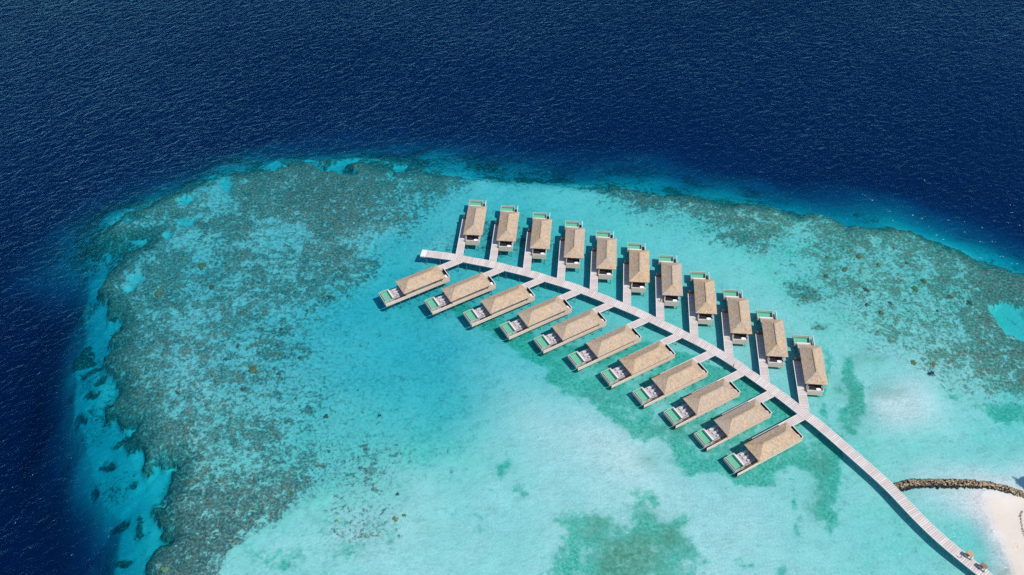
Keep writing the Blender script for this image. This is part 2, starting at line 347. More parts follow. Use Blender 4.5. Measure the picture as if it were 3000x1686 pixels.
# patches: kind, polygon or (cx, cy, rx, ry)  | kinds: s sand, c coral, g grass, o olive
PATCH = [
 ('s', [(742,407),(782,407),(803,421),(822,431),(857,413),(910,402),(907,421),(873,423),(889,442),(907,453),(883,466),(849,455),(817,450),(793,431),(771,418)], 6.5),
 ('s', (694,424,19,18), 6.5), ('s', (723,432,6,6), 6), ('s', (1008,428,18,9), 6), ('s', (978,449,8,8), 5),
 ('s', (475,510,20,10), 4.6), ('s', (470,566,27,13), 4.2), ('t', (545,492,30,44), 3.2), ('t', (700,600,60,40), 2.6), ('t', (480,600,40,24), 3.0), ('t', (950,600,50,36), 2.6), ('t', (400,1180,20,50), 2.4), ('s', (433,592,12,12), 4), ('s', (333,567,20,8), 7), ('s', (530,447,12,9), 7), ('s', (570,470,16,22), 4.2),
 ('s', [(2490,783),(2505,772),(2530,768),(2560,778),(2600,800),(2600,885),(2560,862),(2535,850),(2510,832),(2498,805)], 3.8),
 ('s', (350,707,22,14), 3.8), ('s', (335,730,14,10), 4),
 ('t', [(1977,575),(2010,565),(2030,580),(2038,640),(2048,690),(2030,715),(2000,712),(1988,660)], 2.1),
 ('s', [(560,1400),(640,1352),(720,1300),(790,1262),(850,1235),(850,1255),(780,1295),(720,1335),(650,1385),(600,1448),(545,1448)], 1.5),
 ('c', [(177,905),(205,870),(235,862),(247,885),(240,910),(205,925),(185,928)], 9), ('c', (235,930,10,6), 8), ('c', [(293,1105),(310,1095),(350,1098),(353,1130),(330,1142),(312,1120)], 6),
 ('c', (270,1176,20,10), 11), ('c', (352,1318,9,24), 7), ('c', (352,1356,11,11), 8), ('c', (247,1255,18,12), 15), ('c', (235,1052,10,12), 11), ('c', (300,1330,24,14), 12), ('c', (310,1425,18,10), 10), ('c', (327,1228,8,4), 8),
 ('c', (878,428,15,11), 5), ('c', (821,431,6,4), 7), ('c', (205,1075,12,16), 14), ('c', (250,965,14,10), 9), ('c', (232,1010,26,8), 11), ('c', (215,955,10,7), 12),
 ('c', (2060,826,14,8), 1.8), ('c', (1909,629,14,7), 2.1), ('c', (1850,600,40,14), 2.3), ('c', [(1984,715),(2010,700),(2050,715),(2067,735),(2062,765),(2030,772),(2000,760),(1985,740)], 2.2),
 ('g', [(1398,978),(1421,995),(1475,1012),(1521,1048),(1571,1082),(1595,1108),(1638,1115),(1665,1118),(1681,1158),(1705,1188),(1731,1195),(1788,1195),(1838,1208),(1871,1228),(1915,1242),(1941,1228),(1958,1192),(1988,1178),(2041,1205),(2051,1232),(2055,1298),(2088,1348),(2105,1378),(2110,1340),(2118,1300),(2114,1248),(2125,1205),(2140,1150),(2120,1090),(2040,1045),(1950,990),(1850,935),(1750,885),(1640,850),(1540,840),(1440,860),(1330,820),(1230,775),(1140,745),(1120,770),(1200,815),(1300,880),(1370,935)], None),
 ('g', [(2062,860),(2085,870),(2090,930),(2086,1000),(2076,1060),(2060,1040)], None), ('g', [(2108,890),(2140,900),(2172,960),(2180,1030),(2165,1100),(2130,1085),(2105,1050),(2118,980)], None),
 ('g', [(1401,1312),(1428,1302),(1488,1305),(1575,1315),(1585,1275),(1598,1255),(1628,1248),(1651,1265),(1671,1285),(1665,1312),(1715,1282),(1738,1292),(1741,1348),(1755,1398),(1760,1480),(1371,1480),(1385,1392),(1421,1365)], None),
 ('g', (1265,1174,21,20), None), ('g', (1308,1232,19,17), None), ('g', (1207,1305,9,17), None), ('g', (1240,1228,9,7), None), ('g', (1998,1262,12,28), None), ('g', (2015,1340,11,38), None), ('g', (1862,1423,34,13), None), ('g', (1955,1430,12,18), None), ('g', (1150,1172,20,16), None),
 ('g', [(2440,1030),(2500,1012),(2600,1008),(2600,1075),(2540,1070),(2490,1052)], None), ('g', (2275,1107,6,6), None), ('g', (2400,995,22,12), None),
 ('g', (700,1400,90,40), None), ('g', (880,1385,70,40), None), ('g', (830,1320,60,26), None), ('g', (960,1335,60,30), None), ('g', (1130,1300,14,20), None), ('g', (1485,980,60,26), None), ('g', (1330,795,36,14), None), ('g', (1205,650,26,12), None),
 ('o', (2060,1165,36,42), .8), ('o', (1770,1060,26,14), None), ('o', (1590,1410,95,60), 1.0), ('o', (1500,1330,40,20), 1.0), ('o', (1690,1360,36,40), 1.0), ('o', (1650,1300,30,22), None), ('o', (2130,985,24,40), None), ('o', (2150,1060,30,30), None), ('o', (1690,1080,50,26), None), ('o', (2060,1250,30,60), None), ('o', (2235,990,40,20), None), ('o', (2180,900,40,24), None), ('o', (2505,1448,30,26), None), ('o', (1640,1160,30,18), None), ('o', (1830,1120,30,14), None), ('o', (1500,1000,40,14), None),
]
def poly_sd(px, py, poly):
    """signed distance, + inside"""
    x = np.asarray(px); y = np.asarray(py); n = len(poly)
    d = np.full(x.shape, 1e9); ins = np.zeros(x.shape, bool)
    for i in range(n):
        ax, ay = poly[i]; bx, by = poly[(i+1) % n]
        ex, ey = bx-ax, by-ay; L = ex*ex+ey*ey + 1e-9
        t = np.clip(((x-ax)*ex + (y-ay)*ey)/L, 0, 1)
        d = np.minimum(d, (x-ax-t*ex)**2 + (y-ay-t*ey)**2)
        c = ((ay > y) != (by > y)) & (x < (bx-ax)*(y-ay)/((by-ay) if by != ay else 1e-9) + ax)
        ins ^= c
    d = np.sqrt(d); return np.where(ins, d, -d)

def y_soft(poly):
    c = np.mean(np.array(poly), 0); return not (c[1] < 150 and 10 < c[0] < 45)
def y_mid(poly):
    c = np.mean(np.array(poly), 0); return 1 if not (c[0] < -15 and c[1] < 170) else -1
def axis(lo, hi, step, far):
    a = list(np.arange(lo, hi+1e-6, step)); s = step
    while a[-1] < far: s *= 1.5; a.append(a[-1]+s)
    s = step; b = []
    c = lo
    while c > -far: s *= 1.5; c -= s; b.append(c)
    return np.array(b[::-1]+a)
def build_bed():
    xs = axis(-205, 235, .72, 9000); ys = axis(95, 355, .72, 9000)
    X, Y = np.meshgrid(xs, ys); x = X.ravel(); y = Y.ravel()
    pts = []
    for line in PTS.replace('\n', ';').split(';'):
        a = [float(v) for v in line.split()]; w = gp(a[0], a[1], -a[2]); pts.append((w[0], w[1], a[2], a[3]))
    P = np.array(pts)
    def kern(d2): return np.sqrt(d2 + 25.0)
    D = kern((P[:, None, 0]-P[None, :, 0])**2 + (P[:, None, 1]-P[None, :, 1])**2)
    A = np.block([[D + np.eye(len(P))*-.4, np.ones((len(P), 1))], [np.ones((1, len(P))), np.zeros((1, 1))]])
    W = np.linalg.solve(A, np.vstack([P[:, 2:4], np.zeros((1, 2))]))
    # survey frame is warped a little so nothing runs along straight lines
    wx = x + (fbm(x, y, 22, 11)-.5)*9; wy = y + (fbm(x, y, 22, 57)-.5)*9
    cx = np.clip(wx, -180, 190); cy = np.clip(wy, 105, 320)
    depth = np.zeros_like(x); cor = np.zeros_like(x)
    for i in range(0, len(x), 40000):
        s = slice(i, i+40000)
        k = kern((cx[s, None]-P[None, :, 0])**2 + (cy[s, None]-P[None, :, 1])**2)
        r = k @ W[:-1] + W[-1]
        depth[s] = r[:, 0]; cor[s] = r[:, 1]
    cor = np.clip(cor + .03*sstep(50, 100, x)*sstep(.25, .45, cor) + .09*sstep(20, -20, x)*sstep(.2, .32, cor)*sstep(.72, .6, cor), 0, 1)
    near = (x > -260) & (x < 320) & (y > 60) & (y < 420)
    # beach keeps its own unwarped levels
    rim = [gp(a, b, -5) for a, b in RIM]
    jx = x + (fbm(x, y, 9, 5)-.5)*7 + (fbm(x, y, 2.6, 6, 3)-.5)*3; jy = y + (fbm(x, y, 9, 8)-.5)*7 + (fbm(x, y, 2.6, 9, 3)-.5)*3
    s = poly_sd(jx, jy, rim)
    azi = x                                                    # west..east
    t = np.maximum(-s, 0)
    und = (fbm(x, y, 16, 21)-.5)
    rs = [rim[0]]+[tuple(np.mean(np.array(rim[max(i-2, 0):i+3]), 0)) for i in range(2, len(rim)-6, 2)]+rim[-5:]
    lx_ = x + (fbm(x, y, 30, 15, 2)-.5)*14; ly_ = y + (fbm(x, y, 30, 18, 2)-.5)*14
    t = np.maximum(-poly_sd(lx_, ly_, rs), 0)
    deepest = 29.0 + 4*(fbm(x, y, 140, 3)-.5) + 9*sstep(-70, -150, x)*sstep(330, 170, y)
    topside = sstep(232, 262, y)*sstep(135, 95, x)
    east = sstep(55, 95, x)
    nw = sstep(238, 258, y)*sstep(60, -10, x)
    knee = 11.5+6*nw
    north = np.maximum(topside, np.maximum(east, nw))          # seaward faces seen from behind fall away gently
    out = 7.2-1.6*north + t*(.33+.09*north) + und*(2.0-.8*north) + np.maximum(t-knee, 0)*.64*(1-north)
    out = deepest - np.log1p(np.exp(np.clip((deepest-out)/2.5, -30, 30)))*2.5
    out = np.maximum(out, 4.0)
    # the flats near the villas are a little shallower, over sand toned darker and greener
    depth = np.clip(depth, -2.2, 5.2)
    depth = depth*(1-.24*sstep(.45, .85, cor))
    vill = sstep(-45, -10, x)*sstep(.9, 2.2, depth); depth = depth*(1-.13*vill)
    ins = depth + (4.6-depth)*np.clip(1-s/9.0, 0, 1)**2.0
    wd = 1.4+4.0*topside+1.5*east; k = sstep(-wd, .8*wd, s)
    depth = out*(1-k) + ins*k
    # growth on the slope
    slopec = .17 + .24*topside + .10*nw + .45*(fbm(x, y, 11, 77)-.5)*2 - .08*east
    slopec = slopec*(1-.8*sstep(28, 48, t))
    edgec = np.clip(1-s/9.0, 0, 1)*.30
    cor = np.where(s > 0, np.clip(cor+edgec-.03, 0, .93), slopec)
    cor = np.where(s > 0, cor*(1-.14*sstep(.5, .8, cor)), cor)
    shade_tint = np.clip(sstep(40, -50, x)*.55*sstep(1.0, 2.2, depth)+sstep(.6, 2.2, depth)*.62+.35*sstep(60, 110, x)*sstep(.8, 1.4, depth), 0, 1)*sstep(-4, 3, s)  # cloud shade put into the sand colour westward; the rest tints by depth
    gr = np.zeros_like(x); ol = np.zeros_like(x)
    idx = np.where(near)[0]
    px, py = x[idx], y[idx]
    qx = px + (fbm(px, py, 6, 91)-.5)*6 + (fbm(px, py, 1.9, 92, 2)-.5)*2.0; qy = py + (fbm(px, py, 6, 95)-.5)*6 + (fbm(px, py, 1.9, 96, 2)-.5)*2.0
    for kind, shp, dep in PATCH:
        zz = -(dep if dep and kind != 'o' else 1.4)
        if isinstance(shp, tuple):
            a, b, ra, rb = shp
            poly = [gp(a+ra*math.cos(u), b+rb*math.sin(u), zz) for u in np.linspace(0, 2*math.pi, 15)[:-1]]
        else: poly = [gp(a, b, zz) for a, b in shp]
        pa = np.array(poly); m = (qx > pa[:, 0].min()-14) & (qx < pa[:, 0].max()+14) & (qy > pa[:, 1].min()-14) & (qy < pa[:, 1].max()+14)
        if not m.any(): continue
        sub = idx[m]; d = poly_sd(qx[m], qy[m], poly)
        if kind == 's':
            w = sstep(-1.0, 1.2, d); cor[sub] *= (1-w*.97); depth[sub] = depth[sub]*(1-w) + dep*w
        elif kind == 't':
            w = sstep(-8, 6, d); cor[sub] *= (1-w*.38)
        elif kind == 'c':
            w = sstep(-1.2, 1.0, d) if dep > 3 else sstep(-3.5, 3, d); top = .97 if dep > 3 else .62; cor[sub] = cor[sub]*(1-w) + top*w; depth[sub] = depth[sub]*(1-.6*w) + .6*w*dep
        elif kind == 'g':
            w = sstep(-1.6, 2.6, d) if y_soft(poly) else sstep(-6, 6, d); core = sstep(14, 2, d)
            gr[sub] = np.maximum(gr[sub], w*((.52+.26*core) if y_mid(poly) > 0 else .40))
        else:
            w = sstep(-4, 5, d); ol[sub] = np.maximum(ol[sub], w*(dep or .55))
    gr *= (.8+.4*fbm(x, y, 10, 33))
    rough = np.where(near, (fbm(x, y, 2.4, 40)-.5), 0)
    depth = depth + np.where(depth > .3, (fbm(x, y, 9, 44)-.5)*.22*np.clip(depth, 0, 2), 0) - rough*np.clip(cor, 0, 1)*1.0*sstep(0.4, 1.5, depth)
    depth = np.clip(depth, -2.5, 48)
    far = (x < -260) | (x > 420) | (y > 420)
    z = -depth
    ny, nx = X.shape
    me = bpy.data.meshes.new('seabed'); me.vertices.add(len(x))
    co = np.empty((len(x), 3), np.float32); co[:, 0] = x; co[:, 1] = y; co[:, 2] = z
    me.vertices.foreach_set('co', co.ravel())
    i = np.arange(nx-1)[None, :] + np.arange(ny-1)[:, None]*nx
    q = np.stack([i, i+1, i+1+nx, i+nx], -1).reshape(-1, 4).astype(np.int32)
    me.loops.add(q.size); me.polygons.add(len(q))
    me.loops.foreach_set('vertex_index', q.ravel()); me.polygons.foreach_set('loop_start', np.arange(0, q.size, 4, dtype=np.int32))
    me.polygons.foreach_set('use_smooth', np.ones(len(q), bool))
    at = me.attributes.new('cover', 'FLOAT_COLOR', 'POINT')
    c4 = np.stack([cor, np.clip(gr, 0, 1), ol, shade_tint], -1).astype(np.float32); at.data.foreach_set('color', c4.ravel())
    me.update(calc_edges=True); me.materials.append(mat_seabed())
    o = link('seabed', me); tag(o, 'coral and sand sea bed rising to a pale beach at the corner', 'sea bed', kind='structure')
    return xs, ys, z.reshape(X.shape)
BX, BY, BZ = build_bed()
def bed_z(x, y):
    i = int(np.clip(np.searchsorted(BX, x)-1, 0, len(BX)-2)); j = int(np.clip(np.searchsorted(BY, y)-1, 0, len(BY)-2))
    return float(BZ[j, i])

w = MB().box(-8000, 8000, -8000, 8000, -70, 0).build('water', mat_water())
tag(w, 'clear sea, turquoise over the reef and deep navy beyond it', 'water', kind='structure')

# ------------------------------------------------------------------ jetty
JC = [(1060.8,637),(1145,648),(1200,658.5),(1235.6,665.5),(1320,685.5),(1404,710),(1457.6,727.6),(1520,752),(1600,785),(1675,820.7),(1760,862),(1830,902),(1888.8,942.6),(1962.2,994),(2015,1035),(2069,1076.6),(2163,1158.6),(2236.5,1225),(2310,1302),(2367.7,1356.9),(2425.3,1405),(2475.7,1445),(2545,1500),(2600,1545)]
def smooth_path(pts, step):
    P = np.array(pts, float)
    Q = [P[0]]
    for i in range(len(P)-1):
        p0 = P[max(i-1, 0)]; p1 = P[i]; p2 = P[i+1]; p3 = P[min(i+2, len(P)-1)]
        for k in range(1, 13):
            u = k/12; Q.append(.5*((2*p1)+(-p0+p2)*u+(2*p0-5*p1+4*p2-p3)*u*u+(-p0+3*p1-3*p2+p3)*u**3))
    Q = np.array(Q); L = np.r_[0, np.cumsum(np.hypot(*np.diff(Q, axis=0).T))]
    n = int(L[-1]/step); s = np.linspace(0, L[-1], n+1)
    out = np.stack([np.interp(s, L, Q[:, 0]), np.interp(s, L, Q[:, 1])], -1)
    for _ in range(3): out[1:-1] = (out[:-2]+2*out[1:-1]+out[2:])/4
    return out, s
JP, JS = smooth_path([gp(a, b, 2.0+DK) for a, b in JC], 1.0)
JT = np.gradient(JP, axis=0); JT /= np.hypot(JT[:, 0], JT[:, 1])[:, None]; JN = np.stack([-JT[:, 1], JT[:, 0]], -1)
HW = 1.62
def strip(path, nrm, s, a, b, z0, z1, keep=None):
    """box-section strip between lateral offsets a..b along the path; returns verts, faces, uv per vertex"""
    v = []; f = []; uv = []
    n = len(path)
    for i in range(n):
        for off, z in ((a, z0), (b, z0), (b, z1), (a, z1)):
            p = path[i]+nrm[i]*off; v.append((p[0], p[1], z)); uv.append((s[i], off))
    for i in range(n-1):
        if keep is not None and not keep[i]: continue
        k = i*4
        for e in range(4): f.append((k+e, k+(e+1) % 4, k+4+(e+1) % 4, k+4+e))
        if i == 0 or (keep is not None and not keep[i-1]): f.append((k, k+3, k+2, k+1))
        if i == n-2 or (keep is not None and not keep[i+1]): f.append((k+4, k+5, k+6, k+7))
    return v, f, uv
def mesh_uv(name, v, f, uv, mat):
    me = bpy.data.meshes.new(name); me.from_pydata(v, [], f)
    l = me.uv_layers.new(name='UVMap'); vi = np.empty(len(me.loops), np.int32); me.loops.foreach_get('vertex_index', vi)
    l.data.foreach_set('uv', np.array(uv, np.float32)[vi].ravel())
    bm = bmesh.new(); bm.from_mesh(me); bmesh.ops.delete(bm, geom=[q for q in bm.verts if not q.link_faces], context='VERTS'); bmesh.ops.recalc_face_normals(bm, faces=bm.faces); bm.to_mesh(bm_out := me); bm.free()
    me.materials.append(mat); return me
jo = empty('jetty', (JP[0][0], JP[0][1], DK)); tag(jo, 'long curving pale plank jetty running between the two rows of villas to the beach', 'jetty')
inv = Matrix.Translation((-JP[0][0], -JP[0][1], 0))
def jpart(name, v, f, uv, mat):
    o = link(name, mesh_uv(name, v, f, uv, mat), jo); o.data.transform(inv); return o
jpart('deck', *strip(JP, JN, JS, -HW, HW, 1.72, 2.0), M['plank'])

# walkway frames: (origin, rotation, mirror) per villa
VILLAS = [(x, y, UP_ROT, 1) for x, y in UPPER] + [(x, y, LO_ROT, -1) for x, y in LOWER]
def to_world(v, lx, ly):
    x, y, a, mx = v; lx *= mx
    return (x+lx*math.cos(a)-ly*math.sin(a), y+lx*math.sin(a)+ly*math.cos(a))
WX0, WX1, WY1 = -5.3, -2.75, 3.5
ends = []
mouth = np.zeros((len(JP), 2), bool)
for v in VILLAS:
    best = None
    for k in range(len(JP)):
        dx, dy = JP[k][0]-v[0], JP[k][1]-v[1]
        lx = (dx*math.cos(v[2])+dy*math.sin(v[2]))*v[3]; ly = -dx*math.sin(v[2])+dy*math.cos(v[2])
        if ly < 0 and (best is None or abs(lx+4.02) < best[0]): best = (abs(lx+4.02), ly, k)
    ends.append(best[1])
    for k in range(len(JP)):
        for sd, off in ((0, -HW), (1, HW)):
            q = JP[k]+JN[k]*off; dx, dy = q[0]-v[0], q[1]-v[1]
            lx = (dx*math.cos(v[2])+dy*math.sin(v[2]))*v[3]; ly = -dx*math.sin(v[2])+dy*math.cos(v[2])
            if WX0-.2 < lx < WX1+.2 and -40 < ly < 4 and abs(ly-best[1]) < 6: mouth[k, sd] = True
for sd, (a, b) in ((0, (-HW-.02, -HW+.16)), (1, (HW-.16, HW+.02))):
    keep = ~mouth[:, sd]; i = 0
    while i < len(JP)-1:
        if not keep[i]: i += 1; continue
        j = i
        while j < len(JP)-1 and keep[j]: j += 1
        if j-i >= 1: jpart('kerb', *strip(JP[i:j+1], JN[i:j+1], JS[i:j+1], a, b, 1.80, 2.09), M['kerb'])
        i = j+1
# end landing: a slightly raised pale cap with a joint
e0 = JP[0]; cap = MB(); cap.box(-.15, 1.75, -HW-.12, HW+.12, 1.6, 2.12)
co = cap.build('end_landing', M['kerb'], jo, .03); co.rotation_euler = (0, 0, math.atan2(JT[0][1], JT[0][0]))
pm = MB().tube((0,0,-8), (0,0,1.75), .12, .11).mesh('pile', M['pile'])
for k in range(2, len(JP)-1, 5):
    for off in (-1.2, 1.2):
        q = JP[k]+JN[k]*off; o = link('pile', pm, jo); o.location = (q[0]-JP[0][0], q[1]-JP[0][1], 0)
# ------------------------------------------------------------------ villas
ORD = 'first second third fourth fifth sixth seventh eighth ninth tenth eleventh'.split()
def uv_box(name, x0, x1, y0, y1, z0, z1, mat, parent, mx, along='y'):
    m = MB(mx).box(x0, x1, y0, y1, z0, z1)
    uv = [((p[1] if along == 'y' else p[0]), (p[0] if along == 'y' else p[1])) for p in m.v]
    me = mesh_uv(name, m.v, m.f, uv, mat); return link(name, me, parent)
EZ, RH, HLX, HLY = 4.8, 2.07, 3.53, 8.0
def roof_mesh(mx, seed):
    r = random.Random(seed)
    bm = bmesh.new()
    def V(x, y, z): return bm.verts.new((x*mx, y, z))
    def face(c, nu, nv):      # bilinear patch a(0,0) b(1,0) c(1,1) d(0,1) with a combed, slightly sagging surface
        g = []
        for j in range(nv+1):
            row = []
            for i in range(nu+1):
                u, v = i/nu, j/nv
                p = [(c[0][k]*(1-u)+c[1][k]*u)*(1-v)+(c[3][k]*(1-u)+c[2][k]*u)*v for k in range(3)]
                p[2] -= .10*math.sin(math.pi*v)
                if 0 < i < nu and 0 < j < nv: p[2] += r.uniform(-.035, .035)
                row.append(V(*p))
            g.append(row)
        for j in range(nv):
            for i in range(nu): bm.faces.new((g[j][i], g[j][i+1], g[j+1][i+1], g[j+1][i]))
    x, y, z = HLX, HLY, EZ; t = EZ+RH; ra, rb = HLY-3.63, -HLY+3.55
    face([(x,-y,z),(x,y,z),(0,ra,t),(0,rb,t)], 40, 11)
    face([(-x,y,z),(-x,-y,z),(0,rb,t),(0,ra,t)], 40, 11)
    face([(x,y,z),(-x,y,z),(-.03,ra,t),(.03,ra,t)], 18, 11)
    face([(-x,-y,z),(x,-y,z),(.03,rb,t),(-.03,rb,t)], 18, 11)
    # ragged thick eave
    ring = []
    def edge(a, b, n):
        for i in range(n): ring.append((a[0]+(b[0]-a[0])*i/n, a[1]+(b[1]-a[1])*i/n))
    edge((x,-y),(x,y),40); edge((x,y),(-x,y),18); edge((-x,y),(-x,-y),40); edge((-x,-y),(x,-y),18)
    top = [V(a, b, z) for a, b in ring]; bot = [V(a*.985, b*.99, z-.26+r.uniform(-.05, .05)) for a, b in ring]
    inn = [V(a*.72, b*.86, z-.05) for a, b in ring]
    n = len(ring)
    for i in range(n):
        j = (i+1) % n
        bm.faces.new((top[i], bot[i], bot[j], top[j])); bm.faces.new((bot[i], inn[i], inn[j], bot[j]))
    bm.faces.new(inn)
    bmesh.ops.remove_doubles(bm, verts=bm.verts, dist=.002)
    bmesh.ops.recalc_face_normals(bm, faces=bm.faces)
    me = bpy.data.meshes.new('roof'); bm.to_mesh(me); bm.free(); me.materials.append(M['thatch']); return me
def ridge_mesh(mx):
    m = MB(mx); t = EZ+RH; ra, rb = HLY-3.63, -HLY+3.55
    m.bar((0, rb-.1, t+.03), (0, ra+.1, t+.03), .42, .14)
    return m.mesh('ridge_cap', M['thatch'], .04)
def make_villa(mx):
    t = empty('water_villa', (0, 0, 0)); pe = 9.2 if mx > 0 else 10.05
    rf = link('roof', roof_mesh(mx, 5), t); link('ridge_cap', ridge_mesh(mx), rf)
    # walls, hollow at both ends
    wl = MB(mx).box(-2.45, 2.15, -6.9, 6.8, 2.0, 4.72).build('wall', M['wall'], t)
    for y in (-4.2, 0.0, 4.0):
        for x, s in ((2.15, 1), (-2.45, -1)):
            if s < 0 and y == 0.0: continue
            f = MB(mx).box(min(x, x+s*.05), max(x, x+s*.05), y-.75, y+.75, 2.7, 4.0).build('window', M['kerb'], wl)
            if hasattr(f, 'name'): pass
            MB(mx).box(min(x+s*.045, x+s*.06), max(x+s*.045, x+s*.06), y-.65, y+.65, 2.8, 3.9).build('pane', M['glass'], wl)
    MB(mx).box(-2.5, -2.45, -.5, .5, 2.02, 4.1).build('door', M['brown'], wl)
    gd = MB(mx).box(-2.2, 1.9, 6.8, 6.86, 2.02, 4.3).build('sliding_door', M['kerb'], t)
    for i in range(3): MB(mx).box(-2.1+i*1.34, -2.1+i*1.34+1.24, 6.855, 6.88, 2.12, 4.2).build('pane', M['glass'], gd)
    # platform
    uv_box('terrace_deck', -3.1, 1.3, 6.7, 10.8, 1.78, 2.0, M['deck'], t, mx, 'x')
    uv_box('platform', -2.62, 2.3, -7.0, 6.68, 1.70, 1.985, M['deck'], t, mx)
    MB(mx).box(-2.62, 2.3, -pe+.15, -7.0, 1.70, 1.985).build('porch_floor', M['dark'], t)
    sk = MB(mx)
    for k in range(3):
        z0 = .78+.40*k; z1 = z0+.375
        sk.box(2.3, 2.38, -pe+.1, 7.2, z0, z1); sk.box(-2.5, 2.38, -pe, -pe+.1, z0, z1)
        sk.box(-2.62, -2.55, -pe+.1, 6.6, z0, z1)
    sk.build('skirting', M['cream'], t)
    pa = MB(mx)
    for k in range(3):
        z0 = 1.99+.36*k; z1 = z0+.335
        pa.box(-2.5, 2.38, -pe-.02, -pe+.08, z0, z1); pa.box(2.28, 2.38, -pe+.1, -6.95, z0, z1); pa.box(-2.6, -2.5, -pe+.1, -6.95, z0, z1)
    pw = pa.build('parapet', M['cream'], t)
    MB(mx).box(-2.66, 2.44, -pe-.08, -pe+.14, 3.05, 3.12).build('parapet_cap', M['kerb'], pw)
    MB(mx).box(-2.45, 2.25, -pe+.085, -pe+.12, 2.0, 3.04).build('parapet_lining', M['dark'], pw)
    for x in (-2.45, 2.25):
        for y in (-pe+.25, -7.7): MB(mx).box(x-.07, x+.07, y-.07, y+.07, 2.0, 4.75 if y > -8 else 3.3+1.4*(mx > 0)).build('post', M['kerb'], t)
    MB(mx).box(-2.3, -.2, -7.5, -6.95, 2.0, 2.75).build('vanity', M['dark'], t, .02)
    MB(mx).box(-2.2, 2.1, -6.95, -6.90, 2.0, 4.4).build('porch_screen', M['dark'], t)
    # pool: shell with basin, gutter, coping
    pl = MB(mx)
    pl.box(-4.0, -3.86, 10.8, 14.6, .75, 2.0); pl.box(1.06, 1.2, 10.8, 14.6, .75, 2.0); pl.box(-3.86, 1.06, 13.95, 14.07, .75, 1.9)
    pl.box(-3.86, 1.06, 14.40, 14.6, .75, 1.95); pl.box(-3.86, 1.06, 10.8, 11.35, .75, 2.0); pl.box(-3.86, 1.06, 14.07, 14.40, .75, 1.25); pl.box(-3.86, 1.06, 11.35, 13.95, .55, .75)
    ps = pl.build('pool', M['stone'], t)
    MB(mx).box(-3.3, 1.0, 10.84, 11.32, 1.995, 2.13).build('coping', M['kerb'], ps, .02)
    MB(mx).box(-3.84, 1.04, 14.09, 14.38, 1.24, 1.28).build('gutter', M['dark'], ps)
    bs = MB(mx)
    bs.box(-3.86, 1.06, 11.35, 13.95, .751, 1.05); bs.box(-3.86, -3.82, 11.35, 13.95, 1.05, 1.92); bs.box(1.02, 1.06, 11.35, 13.95, 1.05, 1.92); bs.box(-3.82, 1.02, 11.35, 11.39, 1.05, 1.92); bs.box(-3.82, 1.02, 13.91, 13.95, 1.05, 1.905)
    bs.build('basin', M['tile'], ps)
    n = len([0]); wv = MB(mx).add([(-3.82,11.39,1.84),(1.02,11.39,1.84),(1.02,13.91,1.84),(-3.82,13.91,1.84)], [(0,1,2,3)])
    wm = wv.build('pool_water', M['poolw'], ps)
    if wm.data.polygons[0].normal.z < 0: wm.data.flip_normals()
    # stairs down to the sea with an outer board fence
    st = MB(mx)
    for k in range(11): st.box(1.33, 2.24, 8.3+k*.42, 8.3+k*.42+.30, 1.86-k*.145, 1.92-k*.145)
    sv = st.build('stairs', M['brown'], t)
    MB(mx).bar((1.30, 8.1, 1.75), (1.30, 13.0, .20), .06, .28).bar((2.26, 8.1, 1.75), (2.26, 13.0, .20), .06, .28).build('stringer', M['brown'], sv)
    MB(mx).box(1.25, 2.3, 12.95, 14.5, .12, .28).build('landing', M['dark'], sv)
    MB(mx).box(1.3, 2.3, 6.7, 8.28, 1.78, 1.99).build('stair_head', M['brown'], sv)
    fn = MB(mx)
    for k in range(3): fn.box(2.32, 2.42, 7.2, 14.6, .80+.42*k, .80+.42*k+.395)
    fw = fn.build('side_fence', M['cream'], t)
    MB(mx).box(2.28, 2.47, 7.2, 14.65, 2.03, 2.09).build('fence_cap', M['kerb'], fw)
    hr = MB(mx)
    for y in (8.4, 9.8, 11.2, 12.6): hr.box(1.22, 1.28, y-.03, y+.03, 1.2, 2.85-(y-8.4)*.12)
    hr.bar((1.25, 8.35, 2.85), (1.25, 12.65, 2.33), .06, .06).build('handrail', M['brown'], sv)
    pv = MB(mx).tube((0,0,-7.5), (0,0,1.7), .12, .11, 8).mesh('pile', M['pile'])
    for x in (-2.2, 1.9):
        for y in (-8.6, -5.2, -1.6, 2.0, 5.6, 9.2):
            o = link('pile', pv, t); o.location = (x*mx, y, 0)
    for x in (-3.7, .9):
        for y in (11.2, 14.2): o = link('pile', pv, t); o.location = (x*mx, y, -.95)
    return t
def make_tub(mx):
    bm = bmesh.new(); rings = []
    for rx, ry, z in ((.30,.62,0),(.38,.72,.25),(.42,.80,.56),(.36,.74,.57),(.30,.62,.2),(.2,.45,.12)):
        rings.append([bm.verts.new((math.cos(a)*rx*1.05, math.sin(a)*ry*1.05, z)) for a in np.linspace(0, 2*math.pi, 20)[:-1]])
    for a, b in zip(rings, rings[1:]):
        for i in range(19): bm.faces.new((a[i], a[(i+1) % 19], b[(i+1) % 19], b[i]))
    bm.faces.new(rings[-1]); bm.faces.new(rings[0][::-1]); bmesh.ops.recalc_face_normals(bm, faces=bm.faces)
    me = bpy.data.meshes.new('bathtub'); bm.to_mesh(me); bm.free(); me.materials.append(M['tub'])
    me.polygons.foreach_set('use_smooth', [True]*len(me.polygons)); return me
